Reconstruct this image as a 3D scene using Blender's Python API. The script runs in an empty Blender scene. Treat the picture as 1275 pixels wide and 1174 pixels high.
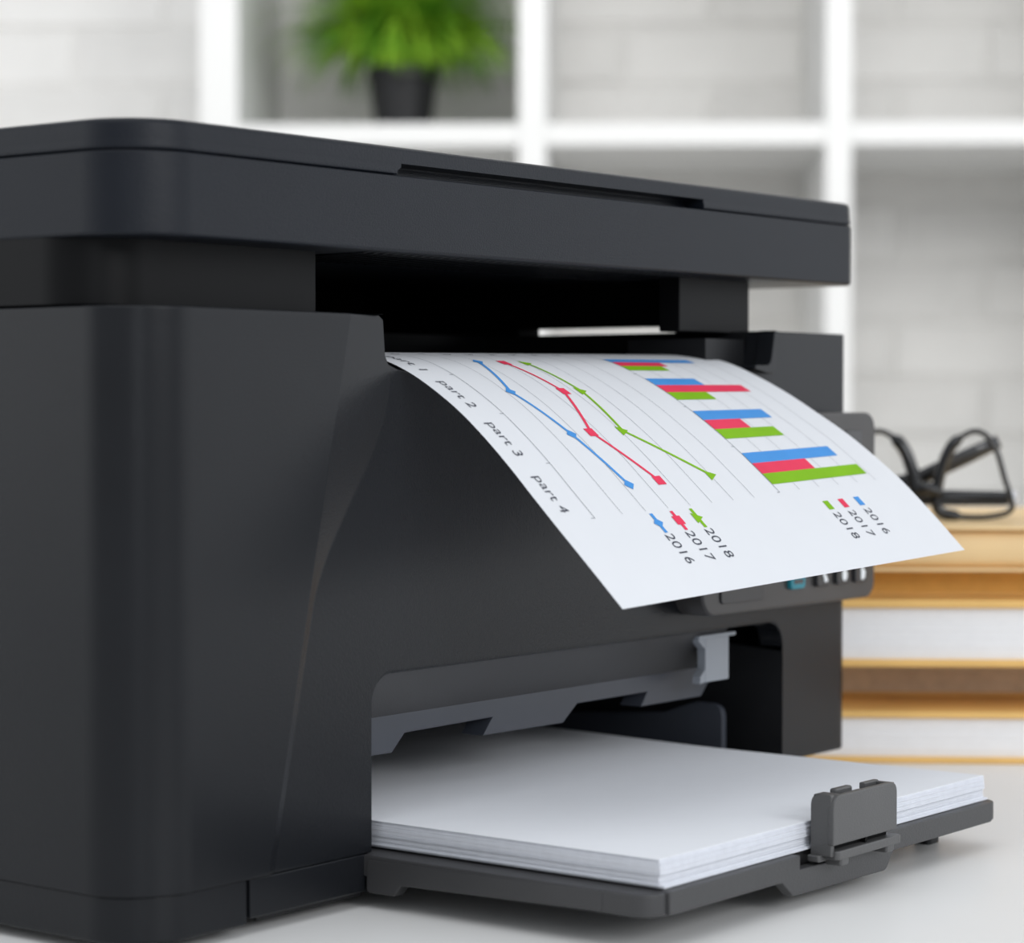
import bpy, bmesh, math, random
from mathutils import Vector, Matrix
random.seed(7)
C = bpy.context.scene.collection
PI = math.pi

# ------------------------------------------------------------------ camera, world, lights, exposure
CAM = Vector((-0.50951, -0.53429, 0.17391))
YAW, PITCH, ROLL = 0.657843, 0.0287095, 0.00048874
F = Vector((math.cos(YAW)*math.cos(PITCH), math.sin(YAW)*math.cos(PITCH), -math.sin(PITCH)))
R = Vector((math.sin(YAW), -math.cos(YAW), 0)); U = R.cross(F)
R2 = math.cos(ROLL)*R + math.sin(ROLL)*U; U2 = -math.sin(ROLL)*R + math.cos(ROLL)*U
cd = bpy.data.cameras.new('camera'); cam = bpy.data.objects.new('camera', cd); C.objects.link(cam)
m3 = Matrix((R2, U2, -F)).transposed()
cam.matrix_world = Matrix.Translation(CAM) @ m3.to_4x4()
cd.sensor_fit = 'HORIZONTAL'; cd.sensor_width = 36; cd.lens = 3069.8/1275*36
cd.clip_start = 0.02; cd.clip_end = 50
cd.dof.use_dof = True; cd.dof.focus_distance = 0.86; cd.dof.aperture_fstop = 10.0; cd.dof.aperture_blades = 0
bpy.context.scene.camera = cam

w = bpy.data.worlds.new('world'); bpy.context.scene.world = w; w.use_nodes = True
bgn = w.node_tree.nodes['Background']; bgn.inputs[0].default_value = (0.93, 0.96, 1.0, 1); bgn.inputs[1].default_value = 0.62

def area(name, loc, target, sx, sy, power, color=(1, 1, 1)):
    l = bpy.data.lights.new(name, 'AREA'); l.shape = 'RECTANGLE'; l.size = sx; l.size_y = sy
    l.energy = power; l.color = color
    o = bpy.data.objects.new(name, l); C.objects.link(o); o.location = loc
    o.rotation_euler = (Vector(target)-Vector(loc)).to_track_quat('-Z', 'Y').to_euler()
    return o
# D = away from the camera along the desk depth, P = to the right along the back wall
A = math.radians(2.5)
D = Vector((math.cos(YAW-A), math.sin(YAW-A), 0)); P = Vector((math.sin(YAW-A), -math.cos(YAW-A), 0))
def bgp(p, d, z): return Vector((CAM.x, CAM.y, 0)) + P*p + D*d + Vector((0, 0, z))
BG_ROT = math.atan2(P.y, P.x)
area('overhead_fill', bgp(-0.1, 0.25, 1.75), bgp(0.1, 1.1, 0), 1.8, 1.4, 9.5, (0.96, 0.98, 1))  # unseen soft source, added overhead to lift the desk and paper whites
area('soft_fill_right', bgp(2.4, 1.3, 0.75), bgp(0.2, 1.0, 0.15), 2.4, 1.8, 13, (0.93, 0.96, 1))  # added soft panel, not a window; placed for the printer front to reflect
area('soft_fill_left', bgp(-2.3, 0.4, 0.75), bgp(0, 1.0, 0.15), 1.6, 1.6, 9, (0.96, 0.98, 1))  # added soft panel, not a window; brightens the printer's left side
area('front_light', (-1.85, -1.95, 0.80), (0, 0, 0.15), 0.55, 1.1, 5, (0.90, 0.94, 1))
area('tray_fill', (-0.25, -2.3, 1.05), (0.2, -0.05, 0.05), 1.3, 0.8, 23, (0.97, 0.98, 1))  # unseen key from the front, added to brighten the paper in the tray
area('shelf_wall_fill', bgp(0.0, 1.5, 0.98), bgp(0.0, 3.3, 0.40), 2.6, 0.5, 14.5, (1, 0.985, 0.955))  # unseen fill, added above the frame to brighten the wall behind the shelves
vs = bpy.context.scene.view_settings
vs.view_transform = 'Standard'; vs.look = 'None'; vs.gamma = 1; vs.use_curve_mapping = False; vs.exposure = 0.0

# ------------------------------------------------------------------ materials
def mat(name, col, rough=0.5, spec=0.5, metal=0.0, noise=0.0, nscale=40, bump=0.0, bscale=800, trans=0.0, ior=1.45):
    m = bpy.data.materials.new(name); m.use_nodes = True
    nt = m.node_tree; b = nt.nodes['Principled BSDF']
    b.inputs['Base Color'].default_value = (*col, 1); b.inputs['Roughness'].default_value = rough
    b.inputs['Specular IOR Level'].default_value = spec; b.inputs['Metallic'].default_value = metal
    b.inputs['Transmission Weight'].default_value = trans; b.inputs['IOR'].default_value = ior
    tc = nt.nodes.new('ShaderNodeTexCoord')
    if noise > 0:
        n = nt.nodes.new('ShaderNodeTexNoise'); n.inputs['Scale'].default_value = nscale; n.inputs['Detail'].default_value = 4
        nt.links.new(tc.outputs['Object'], n.inputs['Vector'])
        mr = nt.nodes.new('ShaderNodeMapRange'); mr.inputs['From Min'].default_value = .3; mr.inputs['From Max'].default_value = .7
        mr.inputs['To Min'].default_value = 1-noise; mr.inputs['To Max'].default_value = 1+noise
        nt.links.new(n.outputs['Fac'], mr.inputs['Value'])
        mx = nt.nodes.new('ShaderNodeVectorMath'); mx.operation = 'SCALE'; mx.inputs[0].default_value = col
        nt.links.new(mr.outputs['Result'], mx.inputs['Scale']); nt.links.new(mx.outputs[0], b.inputs['Base Color'])
    if bump > 0:
        n2 = nt.nodes.new('ShaderNodeTexNoise'); n2.inputs['Scale'].default_value = bscale; n2.inputs['Detail'].default_value = 3
        nt.links.new(tc.outputs['Object'], n2.inputs['Vector'])
        bp = nt.nodes.new('ShaderNodeBump'); bp.inputs['Strength'].default_value = bump; bp.inputs['Distance'].default_value = 0.001
        nt.links.new(n2.outputs['Fac'], bp.inputs['Height']); nt.links.new(bp.outputs[0], b.inputs['Normal'])
    return m
M_body = mat('body_plastic', (.0095, .0105, .0127), .25, .24, noise=.06, nscale=30, bump=.10, bscale=1500)
M_scan = mat('scanner_plastic', (.0072, .0092, .0138), .33, .24, noise=.06, nscale=30, bump=.22, bscale=1800)
M_dark = mat('inner_plastic', (.010, .0105, .012), .45, .35, noise=.1)
M_neck = mat('neck_plastic', (.004, .0042, .0047), .4, .14, noise=.1)
M_black = mat('cavity_plastic', (.003, .003, .0032), .7, .15, noise=.1)
M_beam = mat('beam_plastic', (.040, .045, .058), .42, .5, noise=.05)
M_tray = mat('tray_plastic', (.042, .042, .044), .42, .5, noise=.05, bump=.12, bscale=1500)
M_clip = mat('clip_plastic', (.075, .075, .076), .40, .5, noise=.04, bump=.10, bscale=1500)
M_latch = mat('latch_plastic', (.24, .26, .29), .45, .5, noise=.04)
M_panel = mat('panel_plastic', (.040, .038, .038), .35, .5, noise=.05)
M_btn = mat('button_plastic', (.022, .022, .024), .3, .5, noise=.05)
M_teal = mat('teal_plastic', (.008, .20, .26), .35, .5, noise=.04)
M_icon = mat('icon_print', (.75, .78, .80), .5, noise=.02)
M_screen = mat('screen_glass', (.006, .006, .007), .12, .6, noise=.05)
M_paper = mat('paper', (.82, .84, .88), .75, .25, noise=.006, nscale=90, bump=.03, bscale=900)
M_sheet = mat('thin_paper', (.82, .84, .875), .75, .2, noise=.006, nscale=90, bump=.03, bscale=900)
_nt = M_sheet.node_tree; _tr = _nt.nodes.new('ShaderNodeBsdfTranslucent'); _tr.inputs[0].default_value = (.9, .91, .93, 1)
_mx = _nt.nodes.new('ShaderNodeMixShader'); _mx.inputs[0].default_value = .27
_nt.links.new(_nt.nodes['Principled BSDF'].outputs[0], _mx.inputs[1]); _nt.links.new(_tr.outputs[0], _mx.inputs[2])
_nt.links.new(_mx.outputs[0], _nt.nodes['Material Output'].inputs['Surface'])
M_edge = mat('paper_edges', (.76, .78, .83), .85, .1, noise=.03, nscale=300)
M_blue = mat('ink_blue', (.060, .26, .62), .6, .2, noise=.05, nscale=60)
M_red = mat('ink_red', (.70, .040, .095), .6, .2, noise=.05, nscale=60)
M_green = mat('ink_green', (.19, .42, .006), .6, .2, noise=.05, nscale=60)
M_ink = mat('ink_grey', (.06, .065, .085), .6, .2, noise=.03)
M_line = mat('ink_line', (.22, .23, .26), .6, .2, noise=.03)
M_desk = mat('desk_white', (.82, .82, .81), .38, .4, noise=.015, nscale=5, bump=.02, bscale=60)
M_shelf = mat('shelf_white', (.77, .77, .76), .45, .4, noise=.01, nscale=6)
M_brick = mat('white_brick', (.85, .84, .82), .8, .2, noise=.05, nscale=7, bump=.6, bscale=60)
M_brick2 = mat('white_brick_worn', (.81, .80, .78), .8, .2, noise=.07, nscale=9, bump=.6, bscale=60)
M_mortar = mat('white_mortar', (.80, .79, .77), .9, .1, noise=.06, nscale=20, bump=.4, bscale=80)
M_floor = mat('floor_boards', (.62, .60, .57), .5, .4, noise=.1, nscale=4)
M_kraft = mat('kraft_cover', (.80, .50, .17), .55, .35, noise=.05, nscale=30)
M_kraft2 = mat('tan_cover', (.82, .59, .31), .5, .4, noise=.05, nscale=20)
M_pages = mat('book_pages', (.84, .84, .85), .85, .1, noise=.015, nscale=200)
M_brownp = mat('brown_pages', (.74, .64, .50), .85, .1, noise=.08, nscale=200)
M_goldp = mat('ochre_pages', (.78, .46, .13), .8, .15, noise=.06, nscale=200)
M_frame = mat('glasses_frame', (.012, .013, .015), .16, .6, noise=.03)
M_hinge = mat('hinge_metal', (.7, .7, .72), .25, .5, metal=1, noise=.02)
M_lens = mat('lens_glass', (1, 1, 1), .0, .5, noise=0, trans=1.0, ior=1.25)
M_pot = mat('pot_plastic', (.014, .014, .016), .4, .4, noise=.08)
M_soil = mat('potting_soil', (.06, .04, .03), .95, .1, noise=.3, nscale=60)
def leaf_mat(name, c1, c2):
    m = mat(name, c1, .5, .35); nt = m.node_tree; b = nt.nodes['Principled BSDF']
    tc = nt.nodes.new('ShaderNodeTexCoord'); n = nt.nodes.new('ShaderNodeTexNoise'); n.inputs['Scale'].default_value = 25
    r = nt.nodes.new('ShaderNodeValToRGB'); r.color_ramp.elements[0].position = .35; r.color_ramp.elements[1].position = .65
    r.color_ramp.elements[0].color = (*c1, 1); r.color_ramp.elements[1].color = (*c2, 1)
    nt.links.new(tc.outputs['Object'], n.inputs[0]); nt.links.new(n.outputs['Fac'], r.inputs[0]); nt.links.new(r.outputs[0], b.inputs['Base Color'])
    return m
M_leaf = leaf_mat('leaf_green', (.07, .25, .012), (.34, .58, .04))

# ------------------------------------------------------------------ helpers
def mesh(name, verts, faces, m, parent=None, smooth=False, auto=None):
    me = bpy.data.meshes.new(name); me.from_pydata([tuple(v) for v in verts], [], faces)
    bm = bmesh.new(); bm.from_mesh(me); bmesh.ops.remove_doubles(bm, verts=bm.verts, dist=1e-6)
    bmesh.ops.recalc_face_normals(bm, faces=bm.faces)
    if auto is not None:
        for e in bm.edges:
            if len(e.link_faces) == 2 and (e.calc_face_angle(0) > math.radians(auto)): e.smooth = False
        smooth = True
    for f in bm.faces: f.smooth = smooth
    bm.to_mesh(me); bm.free()
    me.materials.append(m)
    o = bpy.data.objects.new(name, me); C.objects.link(o)
    if auto is not None:
        wn = o.modifiers.new('normals', 'WEIGHTED_NORMAL'); wn.keep_sharp = True; wn.weight = 100
    if parent is not None: o.parent = parent
    return o
def thing(name, label, cat, loc=(0, 0, 0), rz=0, group=None):
    o = bpy.data.objects.new(name, None); C.objects.link(o); o.location = loc; o.rotation_euler = (0, 0, rz)
    o.empty_display_size = .02
    o['label'] = label; o['category'] = cat
    if group: o['group'] = group
    return o
class MB:
    def __init__(s): s.v = []; s.f = []
    def add(s, v, f):
        n = len(s.v); s.v += [tuple(a) for a in v]; s.f += [tuple(i+n for i in q) for q in f]
    def box(s, x0, x1, y0, y1, z0, z1):
        v = [(x, y, z) for z in (z0, z1) for x, y in ((x0, y0), (x1, y0), (x1, y1), (x0, y1))]
        s.add(v, [(0, 1, 2, 3), (4, 5, 6, 7), (0, 1, 5, 4), (1, 2, 6, 5), (2, 3, 7, 6), (3, 0, 4, 7)])
    def rings(s, rings, cap=True):
        n = len(rings[0]); v = [p for r in rings for p in r]
        f = [(k*n+i, k*n+(i+1) % n, (k+1)*n+(i+1) % n, (k+1)*n+i) for k in range(len(rings)-1) for i in range(n)]
        if cap: f += [tuple(range(n)), tuple(range((len(rings)-1)*n, len(rings)*n))]
        s.add(v, f)
    def build(s, name, m, parent=None, **k): return mesh(name, s.v, s.f, m, parent, **k)
def rrect(x0, x1, y0, y1, rs, n=10):
    """plan outline, corners in order (x0,y0) (x1,y0) (x1,y1) (x0,y1)"""
    out = []
    for (cx, cy, sx, sy, a0), r in zip(((x0, y0, 1, 1, PI), (x1, y0, -1, 1, 1.5*PI), (x1, y1, -1, -1, 0), (x0, y1, 1, -1, .5*PI)), rs):
        r = max(r, 1e-4)
        for k in range(n+1):
            a = a0 + k/n*PI/2
            out.append((cx+sx*r+r*math.cos(a), cy+sy*r+r*math.sin(a)))
    return out
def prism(mb, x0, x1, y0, y1, rs, z0, z1, bt=.0008, bb=.0008, n=10, axis='z'):
    prof = []
    for k in range(4):
        a = k/3*PI/2; prof.append((bb*(1-math.sin(a)), z0+bb*(1-math.cos(a))))
    for k in range(4):
        a = k/3*PI/2; prof.append((bt*(1-math.cos(a)), z1-bt*(1-math.sin(a))))
    rings = []
    for ins, z in prof:
        pts = rrect(x0+ins, x1-ins, y0+ins, y1-ins, [max(r-ins, 1e-4) for r in rs], n)
        if axis == 'z': rings.append([(x, y, z) for x, y in pts])
        elif axis == 'y': rings.append([(x, z, y) for x, y in pts])      # x0..x1 × (z as y) extruded along Y
        else: rings.append([(z, x, y) for x, y in pts])
    mb.rings(rings)
def extrude_poly(mb, poly, a0, a1, axis='y', bev=.0004):
    """polygon in the plane across `axis`, thickness a0..a1, with a tiny bevel made by insetting"""
    n = len(poly); cx = [Vector((p[0], p[1])) for p in poly]
    area2 = sum(cx[i].x*cx[(i+1) % n].y-cx[(i+1) % n].x*cx[i].y for i in range(n)); sg = 1 if area2 > 0 else -1
    def inset(d):
        out = []
        for i in range(n):
            e1 = (cx[i]-cx[i-1]); e2 = (cx[(i+1) % n]-cx[i])
            if e1.length < 1e-7: e1 = e2
            e1 = e1.normalized(); e2 = e2.normalized()
            n1 = Vector((-e1.y, e1.x))*sg; n2 = Vector((-e2.y, e2.x))*sg
            h = (n1+n2); h = h.normalized() if h.length > 1e-5 else n1
            out.append(cx[i]+h*d/max(.4, h.dot(n1)))
        return out
    rings = []
    for d, a in ((bev, a0), (bev*.3, a0+bev*.3), (0, a0+bev), (0, a1-bev), (bev*.3, a1-bev*.3), (bev, a1)):
        q = inset(d)
        if axis == 'y': rings.append([(p.x, a, p.y) for p in q])
        elif axis == 'x': rings.append([(a, p.x, p.y) for p in q])
        else: rings.append([(p.x, p.y, a) for p in q])
    mb.rings(rings)
def round_poly(pts, n=6):
    """pts: (x, y, r) -> polygon with rounded corners"""
    out = []
    for i, (x, y, r) in enumerate(pts):
        p = Vector((x, y)); a = Vector(pts[i-1][:2]); b = Vector(pts[(i+1) % len(pts)][:2])
        if r <= 0: out.append((x, y)); continue
        u = (a-p).normalized(); v = (b-p).normalized(); ang = u.angle(v)
        t = min(r/math.tan(ang/2), .49*(a-p).length, .49*(b-p).length)
        p0 = p+u*t; p1 = p+v*t
        for k in range(n+1):
            s = k/n; q = p0*(1-s)**2+p*2*s*(1-s)+p1*s*s; out.append((q.x, q.y))
    return out
def tube(mb, pts, rad, n=8, flat=None, closed=False):
    pts = [Vector(p) for p in pts]; N = len(pts); rings = []
    prevn = None
    for i, p in enumerate(pts):
        if closed: t = pts[(i+1) % N]-pts[i-1]
        else: t = pts[min(i+1, N-1)]-pts[max(i-1, 0)]
        t.normalize()
        if prevn is None:
            up = Vector((0, 0, 1)) if abs(t.z) < .9 else Vector((1, 0, 0)); nn = t.cross(up).normalized()
        else: nn = (prevn-t*prevn.dot(t)).normalized()
        prevn = nn; b = t.cross(nn)
        r = rad[i] if isinstance(rad, (list, tuple)) else rad
        fl = flat if flat else 1
        rings.append([p+nn*math.cos(k/n*2*PI)*r*fl+b*math.sin(k/n*2*PI)*r for k in range(n)])
    if closed: rings.append(rings[0]); mb.rings(rings, cap=False)
    else: mb.rings(rings)

# ------------------------------------------------------------------ setting
TZ = .006                      # desk top height in scene units (floor is 0.74 below)
FZ = TZ-.74
def struct(o): o['kind'] = 'structure'; return o
mb = MB(); mb.box(-2.2, 2.4, 3.30, 3.42, FZ, FZ+2.6)
wall = struct(mb.build('wall_back', M_mortar)); wall.location = bgp(0, 0, 0); wall.rotation_euler = (0, 0, BG_ROT)
mb = MB(); mb.box(-2.2, 2.4, -1.2, 3.42, FZ-.1, FZ)
fl = struct(mb.build('floor', M_floor)); fl.location = bgp(0, 0, 0); fl.rotation_euler = (0, 0, BG_ROT)
def brick_mesh(l, h, dep=.016):
    mb = MB(); b = .004
    def sec(x): return x
    r0 = [(-l/2, 0, -h/2), (l/2, 0, -h/2), (l/2, 0, h/2), (-l/2, 0, h/2)]
    r1 = [(x, -dep+b, z) for x, y, z in r0]
    r2 = [(x*(1-2*b/l), -dep, z*(1-2*b/h)) for x, y, z in r0]
    mb.rings([r0, r1, r2]); return mb
protos = []
for k in range(4):
    me = brick_mesh(.236, .071, .005+.001*k).build('brick', M_brick if k % 3 else M_brick2, wall, auto=25); protos.append(me)
for o in protos: o['_p'] = 1
BH, BL = .078, .243
first = True; nb = 0; outer = MB()
rows = int(2.6/BH)
for j in range(rows):
    z = FZ+.04+j*BH
    for i in range(-10, 11):
        p = i*BL+(BL/2 if j % 2 else 0)
        if abs(p) > 2.05: continue
        if -1.0 < p < .75 and -.22 < z < .82:
            k = random.randrange(4)
            o = protos[k] if protos[k].get('_p') else protos[k].copy()
            if protos[k].get('_p'): del protos[k]['_p']
            else: C.objects.link(o); o.parent = wall
            o.location = (p+random.uniform(-.003, .003), 3.30+random.uniform(0, .003), z)
            o.rotation_euler = (random.uniform(-.012, .012), 0, random.uniform(-.012, .012)); nb += 1
        else:
            t = brick_mesh(.236, .071, .006); outer.add([(x+p, y+3.30, zz+z) for x, y, zz in t.v], t.f)
ow = outer.build('brickwork', M_brick, wall); ow['kind'] = 'stuff'

# ------------------------------------------------------------------ shelf unit
SH = thing('shelf_unit', 'white open cube shelf unit standing against the white brick wall', 'shelf', bgp(0, 0, FZ), BG_ROT)
def box_part(name, m, parent, *a, bev=.0015):
    mb = MB(); x0, x1, y0, y1, z0, z1 = a
    prism(mb, x0, x1, y0, y1, [bev]*4, z0, z1, bev, bev, n=2); return mb.build(name, m, parent, auto=40)
S0 = 2.90; S1 = 3.275
shelf_tops = [.5000-FZ+.335+.026, .5000-FZ, .5000-FZ-.361-.30, .06]
posts = [(-.496, -.450), (-.1195, -.0865), (.2395, .2700), (.590, .622), (.945, .99)]
ztop = shelf_tops[0]
for x0, x1 in posts: box_part('upright_panel', M_shelf, SH, x0, x1, S0, S1, 0, ztop)
for i in range(4):
    for zt in shelf_tops:
        box_part('shelf_board', M_shelf, SH, posts[i][1], posts[i+1][0], S0+.0005, S1-.001, zt-.027, zt-.0005)

# ------------------------------------------------------------------ plant
SHZ = .5000
PL = thing('potted_plant', 'bushy green grass-like plant in a small black pot on the white shelf', 'plant', bgp(-.266, 3.03, SHZ), BG_ROT)
mb = MB(); prof = [(.033, 0), (.034, .002), (.0425, .066), (.0455, .067), (.0460, .080), (.0435, .080), (.0430, .070), (.040, .068)]
mb.rings([[(r*math.cos(a*PI/16), r*math.sin(a*PI/16), z) for a in range(32)] for r, z in prof])
mb.build('pot', M_pot, PL, auto=35)
mb = MB(); mb.rings([[(r*math.cos(a*PI/12), r*math.sin(a*PI/12), z) for a in range(24)] for r, z in ((.041, .069), (.041, .072), (.02, .076))]); mb.build('soil', M_soil, PL, auto=60)
mb = MB()
for i in range(1500):
    a = random.uniform(0, 2*PI); el = random.random()**.7
    lean = random.uniform(.1, 2.0); L = random.uniform(.11, .20)
    r0 = random.uniform(0, .03); wd = random.uniform(.002, .0042)
    dx, dy = math.cos(a), math.sin(a); px, py = -dy, dx
    pts = []
    x, z = r0, .074; ang = PI/2-lean*.35
    for k in range(6):
        pts.append((x, z)); x += L/5*math.cos(ang); z += L/5*math.sin(ang); ang -= lean*.26
    V = []; Fc = []
    for k, (x, z) in enumerate(pts):
        ww = wd*(1-(k/5)**2*.9)
        V += [(dx*x-px*ww, dy*x-py*ww, z), (dx*x, dy*x, z-ww*.5), (dx*x+px*ww, dy*x+py*ww, z)]
    for k in range(5):
        Fc += [(3*k, 3*k+1, 3*k+4, 3*k+3), (3*k+1, 3*k+2, 3*k+5, 3*k+4)]
    mb.add(V, Fc)
fo = mb.build('foliage', M_leaf, PL, smooth=True); fo['kind'] = 'stuff'; fo['label'] = 'dense tuft of thin bright green leaves'

# ------------------------------------------------------------------ desk
DK = thing('desk', 'white desk with a plain satin top carrying the printer and the books', 'desk', bgp(0, 0, FZ), BG_ROT)
box_part('desk_top', M_desk, DK, -1.30, 1.10, -.15, 1.62, .74-.03, .74, bev=.003)
for px in (-1.22, 1.02):
    for py in (-.07, 1.55): box_part('leg', M_shelf, DK, px-.025, px+.025, py-.025, py+.025, 0, .71)

# ------------------------------------------------------------------ books (base at bgp)
BK = [] 
def book(label, p0, d0, z0, z1, tc, m_cover, m_pages, wid=.30, dep=.19, rz=0., over=.003, spine=False, page_in=.003):
    t = thing('book', label, 'book', bgp(p0, d0, z0), BG_ROT+rz, 'books in the kraft covered stack')
    h = z1-z0
    def cover(za, zb, nm='cover'):
        mb = MB(); prism(mb, 0, wid, 0, dep, [.002]*4, za, zb, min(.0008, (zb-za)*.4), min(.0008, (zb-za)*.4), n=3)
        return mb.build(nm, m_cover, t, auto=40)
    cover(0, tc); cover(h-tc, h)
    mb = MB()
    if spine:
        # rounded spine along the front, pages behind it
        ring = []
        pr = [(0.006, tc)] + [(.006-.0035*math.sin(k/8*PI)**.5, tc+(h-2*tc)*(k/8)) for k in range(1, 8)] + [(.006, h-tc), (.009, h-tc), (.009, tc)]
        mb.rings([[(.001, y, z) for y, z in pr], [(wid-.001, y, z) for y, z in pr]])
        mb.build('spine', m_cover, t, auto=50); mb = MB()
        mb.box(.004, wid-.004, .0095, dep-.004, tc, h-tc)
    else:
        n = max(6, int((h-2*tc)/.0011)); v = []
        for k in range(n+1):
            zz = tc+(h-2*tc)*k/n; j = random.uniform(-.0001, .0001)
            v.append([(page_in+j, page_in+j, zz), (wid-page_in, page_in+j, zz), (wid-page_in, dep-page_in, zz), (page_in+j, dep-page_in, zz)])
        mb.rings(v)
    mb.build('page_block', m_pages, t)
    return t
p0 = .083
book('kraft covered book with white pages at the bottom of the stack, lying on the desk', p0, 1.145, TZ, .0300, .0030, M_kraft, M_pages, dep=.24, rz=-.012)
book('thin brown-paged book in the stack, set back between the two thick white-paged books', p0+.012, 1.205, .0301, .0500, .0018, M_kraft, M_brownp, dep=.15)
book('kraft covered book with white pages in the middle of the stack', p0, 1.150, .0501, .0812, .0036, M_kraft, M_pages, dep=.235, rz=.006)
book('ochre-paged book in the stack just below the tan top book', p0+.010, 1.176, .0813, .0940, .0015, M_kraft, M_goldp, dep=.16)
book('tan covered book on top of the stack, the folded glasses lying on it', p0+.004, 1.158, .0941, .1150, .0015, M_kraft2, M_goldp, dep=.22, spine=True, rz=.004)

# ------------------------------------------------------------------ glasses: upside down, folded
GZ = .1152
GL = thing('eyeglasses', 'black-rimmed folded glasses lying upside down on the top book', 'glasses', bgp(.1535, 1.225, GZ), BG_ROT-.10)
def rim_curve(side):
    # drop-shaped rim in the x-z plane, wide at the bottom (brow side), pointing to the bridge
    pts = []
    base = [(-.0175, .0045), (-.0185, .013), (-.0160, .026), (-.0110, .037), (-.002, .0435), (.005, .0420), (.0105, .034), (.0145, .020), (.0180, .010), (.0170, .0045), (.010, .0022), (0, .0014), (-.010, .0022)]
    N = 48; n = len(base)
    for k in range(N):
        t = k/N*n; i = int(t); s = t-i
        p = [Vector(base[(i+j-1) % n]) for j in range(4)]
        q = .5*((2*p[1])+(-p[0]+p[2])*s+(2*p[0]-5*p[1]+4*p[2]-p[3])*s*s+(-p[0]+3*p[1]-3*p[2]+p[3])*s**3)
        pts.append((q.x*side, 0, q.y))
    return pts
for side, cx in ((1, .0215), (-1, -.0255)):
    pts = [(x+cx, y, z) for x, y, z in rim_curve(side)]
    mb = MB(); rad = []
    for x, y, z in pts:
        inner = ((x-cx)*side < -.008)
        rad.append((.0032 if side < 0 else .0028) if inner else .0014)
    tube(mb, pts, rad, 8, flat=1.0, closed=True)
    rim = mb.build('rim', M_frame, GL, smooth=True)
    cxm = sum(p[0] for p in pts)/len(pts); czm = sum(p[2] for p in pts)/len(pts)
    v = []
    for yy in (-.0006, .0006):
        v.append([(cxm+(x-cxm)*.97, yy, czm+(z-czm)*.97) for x, y, z in pts])
    mb = MB(); mb.rings(v); mb.build('lens', M_lens, rim)
mb = MB(); tube(mb, [(-.0075, .0, .0120), (-.004, -.0010, .0150), (-.0015, -.0015, .0158), (.001, -.0010, .0150), (.0045, 0, .0120)], .0032, 8)
mb.build('bridge', M_frame, GL, smooth=True)
# temples folded behind the lenses
mb = MB(); tube(mb, [(.0400, .001, .0115), (.0410, .006, .011), (.037, .0095, .0105), (.01, .0115, .0105), (-.05, .0125, .010), (-.078, .013, .004)], [.0016, .0026, .0036, .0040, .0036, .0030], 8, flat=.45)
mb.build('temple', M_frame, GL, smooth=True)
mb = MB(); tube(mb, [(-.047, .001, .0115), (-.0485, .008, .011), (-.042, .0150, .011), (-.005, .0165, .020), (.018, .0170, .031), (.034, .0175, .0385)], [.0016, .0026, .0036, .0042, .0042, .0036], 8, flat=.45)
mb.build('temple', M_frame, GL, smooth=True)
for hx in (.0400, -.047):
    mb = MB(); prism(mb, hx-.0022, hx+.0022, -.0008, .0030, [.0008]*4, .0085, .0145, .0004, .0004, n=3); mb.build('hinge', M_hinge, GL, auto=40)

# ------------------------------------------------------------------ printer
PR = thing('printer', 'dark grey multifunction laser printer with a flatbed scanner lid, standing on the white desk', 'printer', (0, 0, TZ))
def L(mb): mb.v = [(x, y, z-TZ) for x, y, z in mb.v]; return mb
RC = .0232; W = .4218; DP = .250; ZB = .0238; ZT = .2025
A_top, A_bot = .0963, .0566                      # fold between the side column and the chamfer
def foldA(z): return A_bot+(A_top-A_bot)*((z-.024)/(.2027-.024))
def sm(t): t = max(0, min(1, t)); return t*t*(3-2*t)
def foldB(z): # inner end of the chamfer
    a = foldA(z)
    t = sm((z-.105)/(.1864-.105)); return a+.0035+(.1200-a-.0035)*t**1.15
def hY(x, z):
    a = foldA(z); b = foldB(z)
    c = .0011+.0024*sm((z-.10)/.10)*(1-sm((x-.30)/.06))
    if x <= a: return 0
    if x >= b: return c
    return c*(x-a)/(b-a)
NX0, NX1 = .1165, .3545                           # output notch
SX0, SX1 = .1072, .3672; SZ = .0825; SR = .0105   # paper slot
def ztop_f(x):
    if x < .1130: return ZT
    if x < .1152: return ZT-.0002-.0010*sm((x-.1130)/.0022)
    if x < .1165: return ZT-.0012-.0118*((x-.1152)/.0013)
    if x < .1185: return .1895-.0031*((x-.1165)/.002)
    if x < .1240: return .1864-.0020*((x-.1185)/.0055)
    if x < .1400: return .1844-.0022*((x-.1240)/.016)
    if x < .3330: return .1822
    if x < .3360: return .1822+.0044*((x-.3330)/.003)
    if x < .3400: return .1866
    if x < .3530: return .1866+.0010*((x-.34)/.013)
    if x < .3560: return .1876+(.0142)*((x-.3530)/.0030)
    return ZT
def zbot_f(x, side=0):
    if x < SX0 or x > SX1 or side: return ZB
    if x < SX0+SR: d = SX0+SR-x; return SZ-SR+math.sqrt(max(0, SR*SR-d*d))
    if x > SX1-SR: d = x-(SX1-SR); return SZ-SR+math.sqrt(max(0, SR*SR-d*d))
    return SZ
def column_set(x0, x1, step, extra):
    n = max(1, round((x1-x0)/step)); s = {round(x0+(x1-x0)*k/n, 6) for k in range(n+1)} | {round(e, 6) for e in extra if x0 <= e <= x1}
    return sorted(s)
mb = MB(); EB = .0008; FR_R = W-.008
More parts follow.
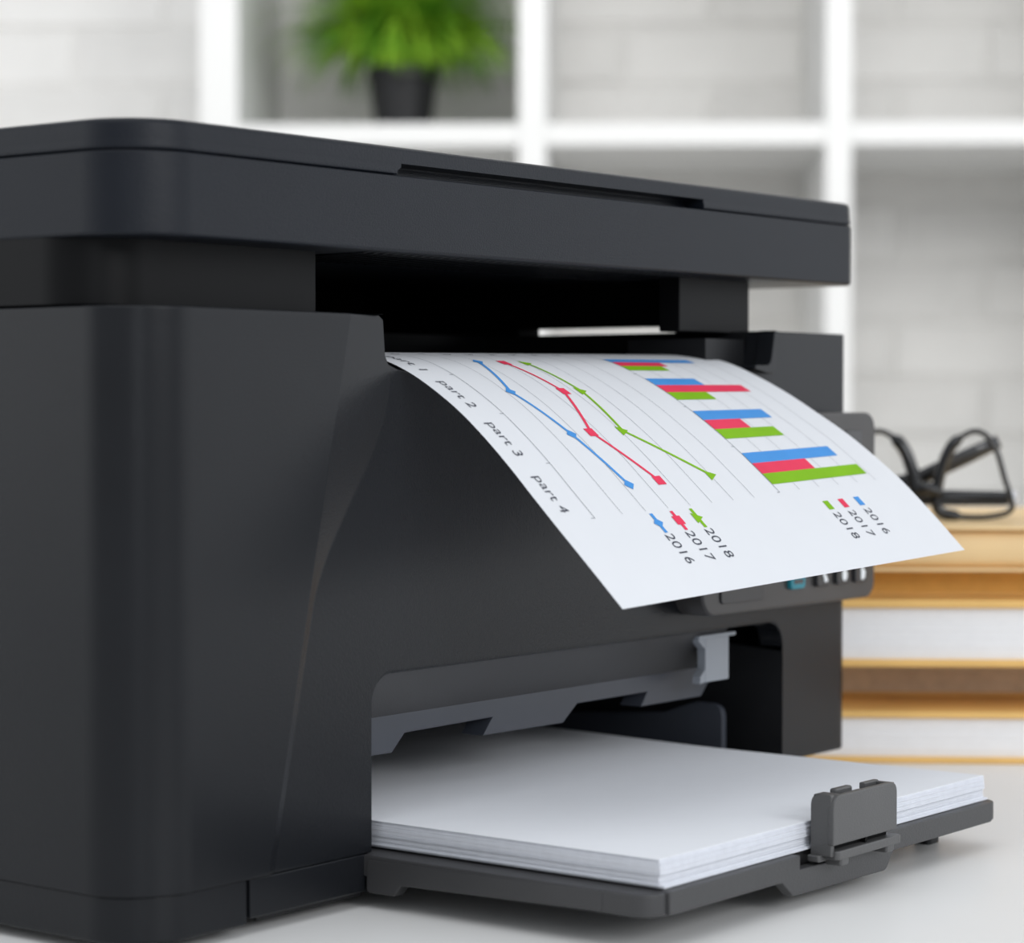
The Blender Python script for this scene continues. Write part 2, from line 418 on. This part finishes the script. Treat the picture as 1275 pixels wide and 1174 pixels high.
def front_section(xs, side, NR=80):
    rows = []
    for x in xs:
        zt, zb = ztop_f(x), zbot_f(x, side); col = []
        ts = []
        for k in range(4):
            a = k/3*PI/2; ts.append((zb+EB*(1-math.cos(a)), EB*(1-math.sin(a))))
        for k in range(1, NR): ts.append((zb+EB+(zt-zb-2*EB)*k/NR, 0))
        for k in range(4):
            a = k/3*PI/2; ts.append((zt-EB*(1-math.sin(a)), EB*(1-math.cos(a))))
        rows.append([(x, hY(x, z)+dy, z) for z, dy in ts])
    n = len(rows[0]); v = [p for r in rows for p in r]
    f = [(i*n+j, (i+1)*n+j, (i+1)*n+j+1, i*n+j+1) for i in range(len(rows)-1) for j in range(n-1)]
    mb.add(v, f)
    # returns behind the front skin along top and bottom rims
    for idx in (0, n-1):
        v = []; 
        for r in rows: v += [r[idx], (r[idx][0], .012, r[idx][2])]
        mb.add(v, [(2*i, 2*i+2, 2*i+3, 2*i+1) for i in range(len(rows)-1)])
ex_top = [.1130, .1141, .1152, .1158, .1165, .1175, .1185, .1240, .1265, .333, .336, .34, .353, .356]
front_section(column_set(RC, .05, .0013, []), 1)
front_section(column_set(.05, SX0, .0003, ex_top), 1, 160)
arc_x = [SX0+SR*(1-math.cos(k/12*PI/2)) for k in range(13)]+[SX1-SR*(1-math.cos(k/12*PI/2)) for k in range(13)]
front_section(column_set(SX0, .14, .0003, ex_top+arc_x), 0, 160)
front_section(column_set(.14, SX1, .002, ex_top+arc_x), 0)
front_section(column_set(SX1, FR_R, .004, []), 1)
L(mb).build('front_cover', M_body, PR, auto=28)
# side and rear shell with rounded corners
def side_path():
    pts = []
    for k in range(9): a = -PI/2+k/8*PI/2; pts.append((FR_R+.008*math.cos(a), .008+.0013*(1-k/8)+.008*math.sin(a)))
    for k in range(9): a = k/8*PI/2; pts.append((W-.02+.02*math.cos(a), DP-.02+.02*math.sin(a)))
    for k in range(9): a = PI/2+k/8*PI/2; pts.append((.02+.02*math.cos(a), DP-.02+.02*math.sin(a)))
    for k in range(25): a = PI+k/24*PI/2; pts.append((RC+RC*math.cos(a), RC+RC*math.sin(a)))
    return pts
sp = side_path(); cxm, cym = W/2, DP/2
mb = MB(); rings = []
def inset_path(pts, d):
    out = []
    for i, p in enumerate(pts):
        a = Vector(pts[max(i-1, 0)]); b = Vector(pts[min(i+1, len(pts)-1)]); t = (b-a).normalized()
        nn = Vector((-t.y, t.x)); out.append((p[0]+nn.x*d, p[1]+nn.y*d))
    return out
prof = [(EB*(1-math.sin(k/3*PI/2)), ZB+EB*(1-math.cos(k/3*PI/2))) for k in range(4)]+[(EB*(1-math.cos(k/3*PI/2)), ZT-EB*(1-math.sin(k/3*PI/2))) for k in range(4)]
V = []; n = len(sp)
for d, z in prof: V += [(x, y, z) for x, y in inset_path(sp, d)]
mb.add(V, [(k*n+i, k*n+i+1, (k+1)*n+i+1, (k+1)*n+i) for k in range(len(prof)-1) for i in range(n-1)])
L(mb).build('side_cover', M_body, PR, auto=30)
# deck: top of the body around the output recess
mb = MB(); e = .0008
left = [(x+e*.0, y) for x, y in inset_path(sp, e)]
lt = left[18:]                                   # rear-left and front-left arcs
mb.add([(x, y, ZT) for x, y in lt]+[(.1130, .0005, ZT), (.1130, DP-e, ZT)], [tuple(range(len(lt)+2))])
rt = left[:18]
mb.add([(x, y, ZT) for x, y in rt]+[(.3560, DP-e, ZT), (.3560, .006, ZT)], [tuple(range(len(rt)+2))])
mb.add([(.1130, .15, ZT), (.3560, .15, ZT), (.3560, DP-e, ZT), (.1130, DP-e, ZT)], [(0, 1, 2, 3)])
L(mb).build('top_deck', M_body, PR)
mb = MB()
# output recess: floor, side walls, rear wall
fl_pts = [(.006, .1818), (.03, .1800), (.08, .176), (.15, .166)]
for i in range(3):
    (y0, z0), (y1, z1) = fl_pts[i], fl_pts[i+1]
    mb.add([(.1168, y0, z0), (.3545, y0, z0), (.3545, y1, z1), (.1168, y1, z1)], [(0, 1, 2, 3)])
mb.add([(.1165, .006, .1815), (.1165, .15, .166), (.1130, .15, ZT), (.1130, .006, ZT)], [(0, 1, 2, 3)])
mb.add([(.3545, .006, .1815), (.3545, .15, .166), (.3560, .15, ZT), (.3560, .006, ZT)], [(0, 1, 2, 3)])
mb.add([(.1130, .15, .166), (.3560, .15, .166), (.3560, .15, ZT), (.1130, .15, ZT)], [(0, 1, 2, 3)])
L(mb).build('output_bin', M_dark, PR)
# small raised lip at the right end of the recess
mb = MB(); extrude_poly(mb, round_poly([(.3405, .1868, .002), (.3500, .1850, .004), (.3560, .1850, .004), (.3580, .2027, .001), (.3556, .2027, .001), (.3525, .1885, .004), (.3410, .1885, .002)]), -.0018, .006, 'y', .0005)
L(mb).build('recess_lip', M_body, PR, auto=35)
mb = MB(); mb.box(.3250, .3538, .012, .05, .1835, .1990)
L(mb).build('recess_wall', M_dark, PR)
# base
mb = MB()
prism(mb, .0010, .0478, .0010, .2480, [.0225, .0008, .0008, .018], .0092, ZB-.0001, .0005, .0015, n=12)
L(mb).build('base', M_body, PR, auto=30)
mb = MB(); prism(mb, .0492, .1066, .0012, .2480, [.0006]*4, .0110, ZB-.0001, .0005, .0010, n=2)
L(mb).build('base_panel', M_body, PR, auto=30)
mb = MB(); prism(mb, .1068, .405, .018, .2480, [.001]*4, .0095, ZB-.0006, .0005, .001, n=2)
L(mb).build('base_plate', M_dark, PR, auto=30)
mb = MB(); mb.box(.055, .105, .004, .04, .0095, .0112)
L(mb).build('skid', M_dark, PR)
for fx, fy in ((.03, .03), (.38, .05), (.03, .22), (.38, .22)):
    mb = MB(); mb.rings([[(fx+.008*math.cos(a*PI/10), fy+.008*math.sin(a*PI/10), z) for a in range(20)] for z in (TZ, .0098)])
    L(mb).build('rubber_foot', M_black, PR, auto=40)
# paper bay interior
mb = MB()
mb.add([(SX0, .0118, .0110), (SX0, .235, .0110), (SX0, .235, .085), (SX0, .0118, .085)], [(0, 1, 2, 3)])
mb.add([(SX1, .0010, .0242), (SX1, .235, .0242), (SX1, .235, .085), (SX1, .0010, .0700)], [(0, 1, 2, 3)])
mb.add([(SX0, .235, ZB), (SX1, .235, ZB), (SX1, .235, .085), (SX0, .235, .085)], [(0, 1, 2, 3)])
mb.add([(SX0, .0118, .0842), (SX1, .0118, .0842), (SX1, .235, .0842), (SX0, .235, .0842)], [(0, 1, 2, 3)])
L(mb).build('paper_bay', M_dark, PR)
# sloping panel under the slot's upper edge, then the notched beam
mb = MB(); extrude_poly(mb, [(.0035, .0822), (.0195, .0650), (.0215, .0650), (.0215, .0822)], SX0+.0006, .3290, 'x', .0003)
L(mb).build('slot_panel', M_tray, PR, auto=30)
beam = [(.1078, .0652), (.1078, .0520), (.1394, .0518), (.1463, .0580), (.1957, .0584), (.1901, .0523), (.2391, .0519), (.2483, .0584), (.2953, .0584), (.2908, .0530), (.3340, .0530), (.3400, .0590), (.3400, .0652)]
mb = MB(); extrude_poly(mb, beam, .0195, .0300, 'y', .0005); L(mb).build('notched_beam', M_beam, PR, auto=30)
mb = MB(); prism(mb, .3134, .3306, .0616, .0800, [.0006]*4, .0040, .0080, .0003, .0003, n=2, axis='y')
prism(mb, .3080, .3352, .0790, .0806, [.0005]*4, .0036, .0080, .0003, .0003, n=2, axis='y')
extrude_poly(mb, [(.3080, .0790), (.3136, .0748), (.3136, .0794)], .0042, .0080, 'y', .0001)
extrude_poly(mb, [(.3100, .0612), (.3136, .0618), (.3136, .0668), (.3100, .0640)], .0042, .0080, 'y', .0001)
L(mb).build('latch', M_latch, PR, auto=30)
# right paper guide inside the bay
mb = MB(); extrude_poly(mb, round_poly([(.0200, .0245, 0), (.0200, .0480, .006), (.0340, .0480, .008), (.0500, .0425, .004), (.10, .0385, .002), (.16, .0385, .002), (.16, .0245, 0)]), .3505, .3540, 'x', .0005)
L(mb).build('paper_guide', M_beam, PR, auto=30)
# neck under the scanner
mb = MB(); prism(mb, .0006, .1012, .0200, .2420, [.0225, .0006, .001, .018], .2029, .2245, .0003, .0006, n=12)
L(mb).build('neck_block', M_neck, PR, auto=30)
mb = MB(); prism(mb, .3180, .3705, .0200, .0300, [.0006]*4, .2018, .2240, .0003, .0006, n=2)
mb.box(.3550, .3700, .0300, .0470, .2018, .2240); mb.box(.3550, .3700, .0470, .2200, .2056, .2240)
L(mb).build('neck_post', M_neck, PR, auto=30)
mb = MB(); mb.box(.1012, .3700, .2200, .2300, .2030, .2240); mb.box(.3550, .3700, .1300, .2200, .2020, .2064)
L(mb).build('neck_rear_wall', M_black, PR)
# scanner housing and lid
SW = .4258
def plate(name, z0, z1, m, y0=0, bt=.0012, bb=.0010, grow=0):
    mb = MB(); prism(mb, -grow, SW+grow, y0-grow, .262, [RC+.0008, .008, .015, .020], z0, z1, bt, bb, n=16)
    return L(mb).build(name, m, PR, auto=30)
plate('scanner_housing', .2235, .2490, M_scan, bt=.0007, bb=.0012)
mb = MB()
for k in range(40):
    x = .110+.005*k; mb.add([(x, .004, .2236), (x+.0016, .004, .2236), (x+.0056, .05, .2236), (x+.004, .05, .2236), (x+.001, .008, .2230), (x+.0026, .008, .2230), (x+.0056, .05, .2224), (x+.004, .05, .2224)], [(4, 5, 6, 7), (0, 1, 5, 4), (1, 2, 6, 5), (2, 3, 7, 6), (3, 0, 4, 7)])
rb = L(mb).build('underside_ribs', M_body, PR); rb['kind'] = 'stuff'
# lid: rounded plan, with a long finger recess cut in the front edge
LZ0, LZ1 = .2493, .2588
def lid_ring(ins, z, rec):
    x0, x1, y0, y1 = ins, SW-ins, ins, .262-ins
    pts = rrect(x0, x1, y0, y1, [RC+.0008-ins, .008-ins, .015-ins, .02-ins], 16)
    # front run between index 16 (front-left arc end) and 17: insert recess
    out = pts[:17]
    a, b = .1205+(.0022 if z > .251 else 0), .3052
    d = .009 if rec else 0
    out += [(a-.0006, y0), (a, y0+d), (b, y0+d), (b+.0006, y0)]
    out += pts[17:]
    return [(x, y, z) for x, y in out]
mb = MB()
mb.rings([lid_ring(.0010, LZ0, True), lid_ring(.0004, LZ0+.0004, True), lid_ring(.0002, LZ0+.0014, True), lid_ring(.0006, LZ0+.0026, True), lid_ring(.0006, .2529, True), lid_ring(.0006, .2531, False), lid_ring(.0008, .2570, False),
          lid_ring(.0011, .2578, False), lid_ring(.0018, .2584, False), lid_ring(.0030, .2588, False)])
L(mb).build('scanner_lid', M_scan, PR, auto=32)
mb = MB(); mb.box(.05, .38, .012, .24, .2488, .2500); L(mb).build('lid_gasket', M_black, PR)
# control panel
PX0, PX1 = .2870, .4212
mb = MB(); prism(mb, PX0, PX1, .0900, .1690, [.0090, .0070, .0070, .0090], -.0120, .0110, .0006, .0014, n=8, axis='y')
cp = L(mb).build('control_panel', M_panel, PR, auto=30)
def sub(mbx, name, m, **k): return L(mbx).build(name, m, cp, **k)
mb = MB(); prism(mb, .2990, .3310, .0945, .1640, [.002]*4, -.0128, -.0119, .0002, .0004, n=3, axis='y'); sub(mb, 'display_frame', M_btn, auto=30)
mb = MB(); prism(mb, .3950, .4085, .1290, .1615, [.0015]*4, -.0126, -.0119, .0002, .0003, n=3, axis='y'); sub(mb, 'display_window', M_screen, auto=30)
def button(cx, cz, m, w_=.0112, h_=.0062):
    mb = MB(); prism(mb, cx-w_/2, cx+w_/2, cz-h_/2, cz+h_/2, [.0018]*4, -.0140, -.0119, .0002, .0006, n=4, axis='y'); return sub(mb, 'button', m, auto=30)
b0 = button(.3548, .1005, M_teal, .0112, .0064); b0['label'] = 'teal button with a dark symbol'
mb = MB(); prism(mb, .3512, .3584, .0995, .1013, [.0008]*4, -.0142, -.0139, .0001, .0001, n=3, axis='y'); sub(mb, 'button_symbol', M_screen)
for cx in (.3755, .3915, .4068): button(cx, .1008, M_btn, .0110, .0072)
def icon(poly):
    mb = MB(); extrude_poly(mb, poly, -.0143, -.0139, 'y', .00005); sub(mb, 'button_symbol', M_icon)
icon([(.3738, .1022), (.3750, .1032), (.3772, .1008), (.3778, .0995), (.3765, .0988), (.3752, .0992), (.3750, .1006)])
icon([(.3915+.0022*math.cos(a*PI/8)*(1 if math.cos(a*PI/8) > 0 else .75), .1010+.0025*math.sin(a*PI/8)) for a in range(16)])
icon([(.4055, .0985), (.4055, .1035), (.4068, .1038), (.4090, .1014), (.4084, .0990), (.4070, .0982)])

# paper tray
TF = -.1138; TX0, TX1 = .1035, .3345
mb = MB()
# floor of the tray
extrude_poly(mb, round_poly([(TX0, .19, 0), (TX0, TF, .0095), (.1890, TF, 0), (.1890, TF+.0050, 0), (.2440, TF+.0050, 0), (.2440, TF, 0), (TX1, TF, .0060), (TX1, .19, 0)], 8), .0165, .0236, 'z', .0007)
tray = L(mb).build('paper_tray', M_tray, PR, auto=30)
def tsub(mbx, name, m=M_tray, **k): return L(mbx).build(name, m, tray, **k)
# front wall with the deep tab under the stop
fw = round_poly([(.1120, .0240, .001), (.1120, .0165, .001), (.1775, .0165, .002), (.1845, .0110, .003), (.2465, .0104, .004), (.2520, .0165, .002), (.3270, .0165, .001), (.3270, .0240, .001), (.2440, .0240, 0), (.2440, .0195, 0), (.1890, .0195, 0), (.1890, .0240, 0)], 5)
mb = MB(); extrude_poly(mb, fw, TF-.0012, TF+.0030, 'y', .0006); tsub(mb, 'front_wall', auto=30)
# left flange: deep at the rear, stepping up to the front
lf = round_poly([(-.0960, .0235, 0), (-.0960, .0168, .001), (-.0150, .0150, .001), (-.0120, .0112, .001), (.0000, .0112, .0015), (.0000, .0222, .002)], 4)
mb = MB(); extrude_poly(mb, lf, TX0-.0004, TX0+.0050, 'x', .0006); tsub(mb, 'side_flange', auto=30)
mb = MB(); prism(mb, .3210, .3300, -.0920, -.0850, [.002]*4, TZ, .0170, .0005, .0005, n=3); tsub(mb, 'tray_foot', M_dark, auto=30)
# paper stop: rounded block with an open top, riding on a small carriage
st = round_poly([(.1990, .0262, .0008), (.2425, .0262, .0008), (.2425, .0428, .0042), (.1990, .0428, .0050)], 7)
mb = MB(); extrude_poly(mb, st, -.1215, -.1190, 'y', .0006)
stop = L(mb).build('paper_stop', M_clip, tray, auto=30)
mb = MB()
sw = round_poly([(-.1205, .0225, 0), (-.1125, .0225, 0), (-.1125, .0432, .0040), (-.1205, .0432, .0010)], 6)
extrude_poly(mb, sw, .1992, .2016, 'x', .0005)
extrude_poly(mb, [(-.1205, .0262), (-.1130, .0262), (-.1130, .0424), (-.1205, .0424)], .2400, .2422, 'x', .0005)
# top skin pieces leaving gaps
prism(mb, .2010, .2075, -.1200, -.1125, [.0005]*4, .0408, .0427, .0005, .0003, n=2)
prism(mb, .2320, .2420, -.1145, -.1122, [.0005]*4, .0375, .0428, .0005, .0003, n=2)
prism(mb, .2120, .2230, -.1150, -.1122, [.0008]*4, .0372, .0432, .0008, .0003, n=3)
prism(mb, .2150, .2270, -.1190, -.1148, [.0008]*4, .0395, .0416, .0006, .0003, n=3)
tsub(mb, 'stop_frame', M_clip, auto=30)
mb = MB()
prism(mb, .2010, .2440, -.1222, -.1130, [.0015, .001, .001, .001], .0212, .0243, .0005, .0005, n=3)
prism(mb, .1975, .2440, -.1170, -.1120, [.001]*4, .0205, .0228, .0005, .0005, n=3)
prism(mb, .2040, .2095, -.1216, -.1150, [.001]*4, .0188, .0214, .0002, .0008, n=3)
prism(mb, .2350, .2405, -.1216, -.1150, [.001]*4, .0188, .0214, .0002, .0008, n=3)
prism(mb, .2438, .2475, -.1195, -.1175, [.0008]*4, .0212, .0228, .0005, .0005, n=3)
tsub(mb, 'stop_carriage', M_clip, auto=30)
mb = MB(); mb.box(.2012, .2400, -.1185, -.1145, .0236, .0275); mb.box(.222, .2232, -.1205, -.118, .0242, .0265)
tsub(mb, 'stop_spring', M_black)

# ------------------------------------------------------------------ stack of blank paper in the tray
SK = thing('paper_stack', 'stack of blank white sheets lying in the tray of the printer', 'paper', (.2215, .0, .0242))
mb = MB(); Z0, Z1 = .0242, .0331; NS = 46; off = (0, 0); th = (Z1-Z0)/NS
def rise(y): return .0018*sm((y-.0)/.12)
for k in range(NS):
    if k in (4, 8, 21, 33, 40): off = (random.uniform(-.0005, .0005), random.uniform(-.0006, .0005))
    if k < 3: off = (.0012, -.0010)
    ox = off[0]+random.uniform(-.00022, .00022); oy = off[1]+random.uniform(-.00022, .00022)
    z = Z0+th*k; hx = .1080; y0, y1 = -.1102+oy, .17+oy
    nn = 6; top = []; bot = []
    ys = [y0+(y1-y0)*i/nn for i in range(nn+1)]
    v = []
    for yy in ys:
        rz_ = rise(yy)*k/NS
        v += [(-hx+ox, yy, z+rz_), (hx+ox, yy, z+rz_), (hx+ox, yy, z+rz_+th*.78), (-hx+ox, yy, z+rz_+th*.78)]
    f = [(0, 1, 2, 3), tuple(4*nn+i for i in range(4))]
    for i in range(nn):
        for j in range(4): f.append((4*i+j, 4*i+(j+1) % 4, 4*i+4+(j+1) % 4, 4*i+4+j))
    mb.add([(a, b, c-.0242) for a, b, c in v], f)
so = mb.build('stacked_sheets', M_edge, SK); so['kind'] = 'stuff'
mb = MB(); nn = 24; y0, y1 = -.1100, .17; v = []
for i in range(nn+1):
    yy = y0+(y1-y0)*i/nn; zz = Z1+rise(yy)-.0242
    v += [(-.1082, yy, zz), (.1078, yy, zz), (.1078, yy, zz+.00015), (-.1082, yy, zz+.00015)]
f = [(0, 1, 2, 3), tuple(4*nn+i for i in range(4))]
for i in range(nn):
    for j in range(4): f.append((4*i+j, 4*i+(j+1) % 4, 4*i+4+(j+1) % 4, 4*i+4+j))
mb.add(v, f); mb.build('top_sheet', M_paper, SK)

# ------------------------------------------------------------------ printed sheet curling out of the printer
LP = [(-.0881, .1083), (-.0725, .1235), (-.0627, .1329), (-.0527, .1427), (-.0425, .1528), (-.0324, .1620), (-.022, .1704), (-.0114, .1774), (-.0008, .1832), (.0100, .1874), (.026, .1900), (.045, .1909), (.07, .1905), (.10, .189), (.13, .187)]
RP = [(-.0989, .1174), (-.0827, .1333), (-.0697, .1450), (-.0603, .1522), (-.0495, .1599), (-.0345, .1690), (-.0206, .1769), (-.0063, .1838), (.0094, .1898), (.0256, .1925), (.045, .1925), (.07, .1912), (.10, .189), (.13, .187)]
def dense(Q, N=300):
    t = [0]
    for a, b in zip(Q, Q[1:]): t.append(t[-1]+math.dist(a, b))
    n = len(Q); m = []
    for i in range(n):
        if i == 0: m.append([(Q[1][c]-Q[0][c])/(t[1]-t[0]) for c in (0, 1)])
        elif i == n-1: m.append([(Q[-1][c]-Q[-2][c])/(t[-1]-t[-2]) for c in (0, 1)])
        else:
            h0 = t[i]-t[i-1]; h1 = t[i+1]-t[i]
            m.append([(h0*h0*Q[i+1][c]+(h1*h1-h0*h0)*Q[i][c]-h1*h1*Q[i-1][c])/(h0*h1*(h0+h1)) for c in (0, 1)])
    out = []; i = 0
    for k in range(N):
        T = t[-1]*k/(N-1)
        while i < n-2 and T > t[i+1]: i += 1
        h = t[i+1]-t[i]; s = (T-t[i])/h
        out.append(tuple((2*s**3-3*s**2+1)*Q[i][c]+(s**3-2*s**2+s)*h*m[i][c]+(-2*s**3+3*s**2)*Q[i+1][c]+(s**3-s**2)*h*m[i+1][c] for c in (0, 1)))
    a = [0]
    for p, q in zip(out, out[1:]): a.append(a[-1]+math.dist(p, q))
    return a, out
aL, QL = dense(LP); aR, QR = dense(RP)
import bisect
def samp(a, Q, s):
    if s <= 0: i = 0
    else: i = min(bisect.bisect_right(a, s)-1, len(a)-2)
    t = (s-a[i])/(a[i+1]-a[i]); return (Q[i][0]*(1-t)+Q[i+1][0]*t, Q[i][1]*(1-t)+Q[i+1][1]*t)
PW = 210.0; SXO = Vector((.125, -.0881, .1083))
def S0f(s, v):
    l = samp(aL, QL, s/1000); r = samp(aR, QR, s/1000); t = v/PW
    return Vector((.125*(1-t)+.335*t, l[0]*(1-t)+r[0]*t, l[1]*(1-t)+r[1]*t))
def S(s, v, h=0.0):
    """s mm back from the leading edge, v mm from the left edge, h lift off the sheet"""
    p = S0f(s, v)
    if h:
        a = S0f(s+1, v)-S0f(s-1, v) if s > 1 else S0f(s+1, v)-p
        b = S0f(s, v+1)-S0f(s, v-1)
        n = b.cross(a).normalized(); p = p+n*h
        if n.z < 0: p = p-n*2*h
    return p-SXO
SHT = thing('printed_sheet', 'white sheet printed with a line chart and a bar chart, curling out of the printer', 'paper', tuple(SXO))
ns, nv = 110, 20; V = []; Fc = []
for i in range(ns+1):
    for j in range(nv+1): V.append(S(198*i/ns, PW*j/nv))
for i in range(ns):
    for j in range(nv):
        a = i*(nv+1)+j; Fc.append((a, a+1, a+nv+2, a+nv+1))
mesh('sheet', V, Fc, M_sheet, SHT, smooth=True)
def line(mb, p0, p1, wd, h=.00012, n=None):
    (s0, v0), (s1, v1) = p0, p1; d = math.dist(p0, p1)
    n = n or max(2, int(d/2.5)); nx, ny = -(v1-v0)/d*wd/2, (s1-s0)/d*wd/2
    V = []
    for k in range(n+1):
        s = s0+(s1-s0)*k/n; v = v0+(v1-v0)*k/n
        V += [S(s+nx, v+ny, h), S(s-nx, v-ny, h)]
    mb.add(V, [(2*k, 2*k+1, 2*k+3, 2*k+2) for k in range(n)])
def patch(mb, quad, h=.00013, n=10, m=3):
    V = []
    for i in range(n+1):
        for j in range(m+1):
            a, b = i/n, j/m
            s = quad[0][0]*(1-a)*(1-b)+quad[1][0]*a*(1-b)+quad[2][0]*a*b+quad[3][0]*(1-a)*b
            v = quad[0][1]*(1-a)*(1-b)+quad[1][1]*a*(1-b)+quad[2][1]*a*b+quad[3][1]*(1-a)*b
            V.append(S(s, v, h))
    mb.add(V, [(i*(m+1)+j, (i+1)*(m+1)+j, (i+1)*(m+1)+j+1, i*(m+1)+j+1) for i in range(n) for j in range(m)])
def poly(mb, pts, h=.00020): mb.add([S(s, v, h) for s, v in pts], [tuple(range(len(pts)))])
def text(mb, body, s, v, size, length=None, h=.00016, rot=False):
    """reads towards the leading edge (s falling), letter tops towards +v; (s, v) = start of the baseline, size in mm"""
    cu = bpy.data.curves.new('lettering', 'FONT'); cu.body = body; cu.size = 1; cu.resolution_u = 4; cu.offset = -.004
    ob = bpy.data.objects.new('lettering', cu); C.objects.link(ob)
    dg = bpy.context.evaluated_depsgraph_get(); dg.update()
    me = ob.evaluated_get(dg).to_mesh()
    vs_ = [tuple(p.co) for p in me.vertices]; fs = [tuple(q.vertices) for q in me.polygons]
    ob.evaluated_get(dg).to_mesh_clear(); bpy.data.objects.remove(ob); bpy.data.curves.remove(cu)
    x0 = min(a[0] for a in vs_); x1 = max(a[0] for a in vs_)
    kx = length/(x1-x0) if length else size
    if rot: mb.add([S(s+(a[1])*size, v+(a[0]-x0)*kx, h) for a in vs_], fs)
    else: mb.add([S(s-(a[0]-x0)*kx, v+a[1]*size, h) for a in vs_], fs)
# line chart
mb = MB()
line(mb, (37.5, 21), (136, 21), .25)
for s in (37.7, 63.3, 88.8, 114.3): line(mb, (s, 21), (s, 19.0), .25)
for v in (35.9, 48.6, 61.2, 73.8, 86.5, 99.2, 112): line(mb, (38, v), (150, v), .16)
LC = mb.build('line_chart', M_line, SHT); LC['label'] = 'line chart with three coloured lines'
def csub(mb, name, m, par): return mb.build(name, m, par)
series = {'b': ([(127, 48.5), (102, 38.5), (76.5, 45.5), (50.5, 51.6)], M_blue), 'r': ([(126, 62.1), (102, 68.2), (77, 56.9), (51, 69.1)], M_red), 'g': ([(125.5, 74.4), (102, 78.8), (77, 75.2), (51, 99.8)], M_green)}
def marker(mb, k, s, v, z=1.0):
    if k == 'b': poly(mb, [(s-2.4*z, v), (s, v+2.6*z), (s+2.4*z, v), (s, v-2.6*z)])
    elif k == 'r': poly(mb, [(s-2.1*z, v-2.3*z), (s-2.1*z, v+2.3*z), (s+2.1*z, v+2.3*z), (s+2.1*z, v-2.3*z)])
    else: poly(mb, [(s-2.6*z, v-2.3*z), (s, v+2.9*z), (s+2.6*z, v-2.3*z)])
for k, (pts, m) in series.items():
    mb = MB()
    for a, b in zip(pts, pts[1:]): line(mb, a, b, 1.35, h=.00016)
    csub(mb, 'series_line', m, LC)
    for s, v in pts:
        mb = MB(); marker(mb, k, s, v); csub(mb, 'marker', m, LC)
for k, v, yr in (('b', 49.9, '2016'), ('r', 61.2, '2017'), ('g', 72.2, '2018')):
    mb = MB(); line(mb, (36.6, v), (27.6, v), 1.6, h=.00016); marker(mb, k, 32.2, v, .95); csub(mb, 'legend_key', series[k][1], LC)
    mb = MB(); text(mb, yr, 27.0, v-2.0, 6.4, 13.6); csub(mb, 'legend_text', M_ink, LC)
for n_, s0_ in (('part 4', 58.0), ('part 3', 84.2), ('part 2', 109.2), ('part 1', 134.5)):
    mb = MB(); text(mb, n_, s0_, 7.4, 6.2, 16.6); csub(mb, 'category_label', M_ink, LC)
for k, v in enumerate((21, 35.9, 48.6, 61.2, 73.8, 86.5, 99.2, 112)):
    mb = MB(); text(mb, str(k), 143, v-1.6, 5.6); csub(mb, 'value_label', M_ink, LC)
# bar chart
mb = MB(); U0 = 129.0; u1 = 12.9
line(mb, (39, U0), (142, U0), .25)
for s in (39.0, 64.6, 90.2, 115.8, 141.4): line(mb, (s, U0), (s, U0-1.6), .25)
for k in range(1, 6): line(mb, (39.2, U0+k*u1), (142, U0+k*u1), .16)
BC = mb.build('bar_chart', M_line, SHT); BC['label'] = 'bar chart with blue, red and green bars'
vals = {119.3: (4.3, 2.4, 2.05), 94.9: (2.5, 4.4, 2.0), 69.1: (3.55, 1.85, 3.0), 43.2: (4.45, 2.7, 4.9)}
for s0, tr in vals.items():
    wv = (60.3-43.2)/3 if s0 < 100 else 4.35
    wv = {119.3: 4.5, 94.9: 5.6, 69.1: 6.0, 43.2: 5.8}[s0]
    for k, (val, m) in enumerate(zip(tr, (M_blue, M_red, M_green))):
        sa = s0+(3-k)*wv; sb = s0+(2-k)*wv
        mb = MB(); patch(mb, [(sa, U0+.2), (sa, U0+val*u1), (sb, U0+val*u1), (sb, U0+.2)], h=.00016); csub(mb, 'bar', m, BC)
for v, yr, m in ((171.0, '2016', M_blue), (160.4, '2017', M_red), (150.4, '2018', M_green)):
    mb = MB(); patch(mb, [(32.2, v-1.7), (32.2, v+1.7), (27.8, v+1.7), (27.8, v-1.7)], n=2, m=2); csub(mb, 'legend_key', m, BC)
    mb = MB(); text(mb, yr, 26.2, v-1.9, 6.0, 13.2); csub(mb, 'legend_text', M_ink, BC)
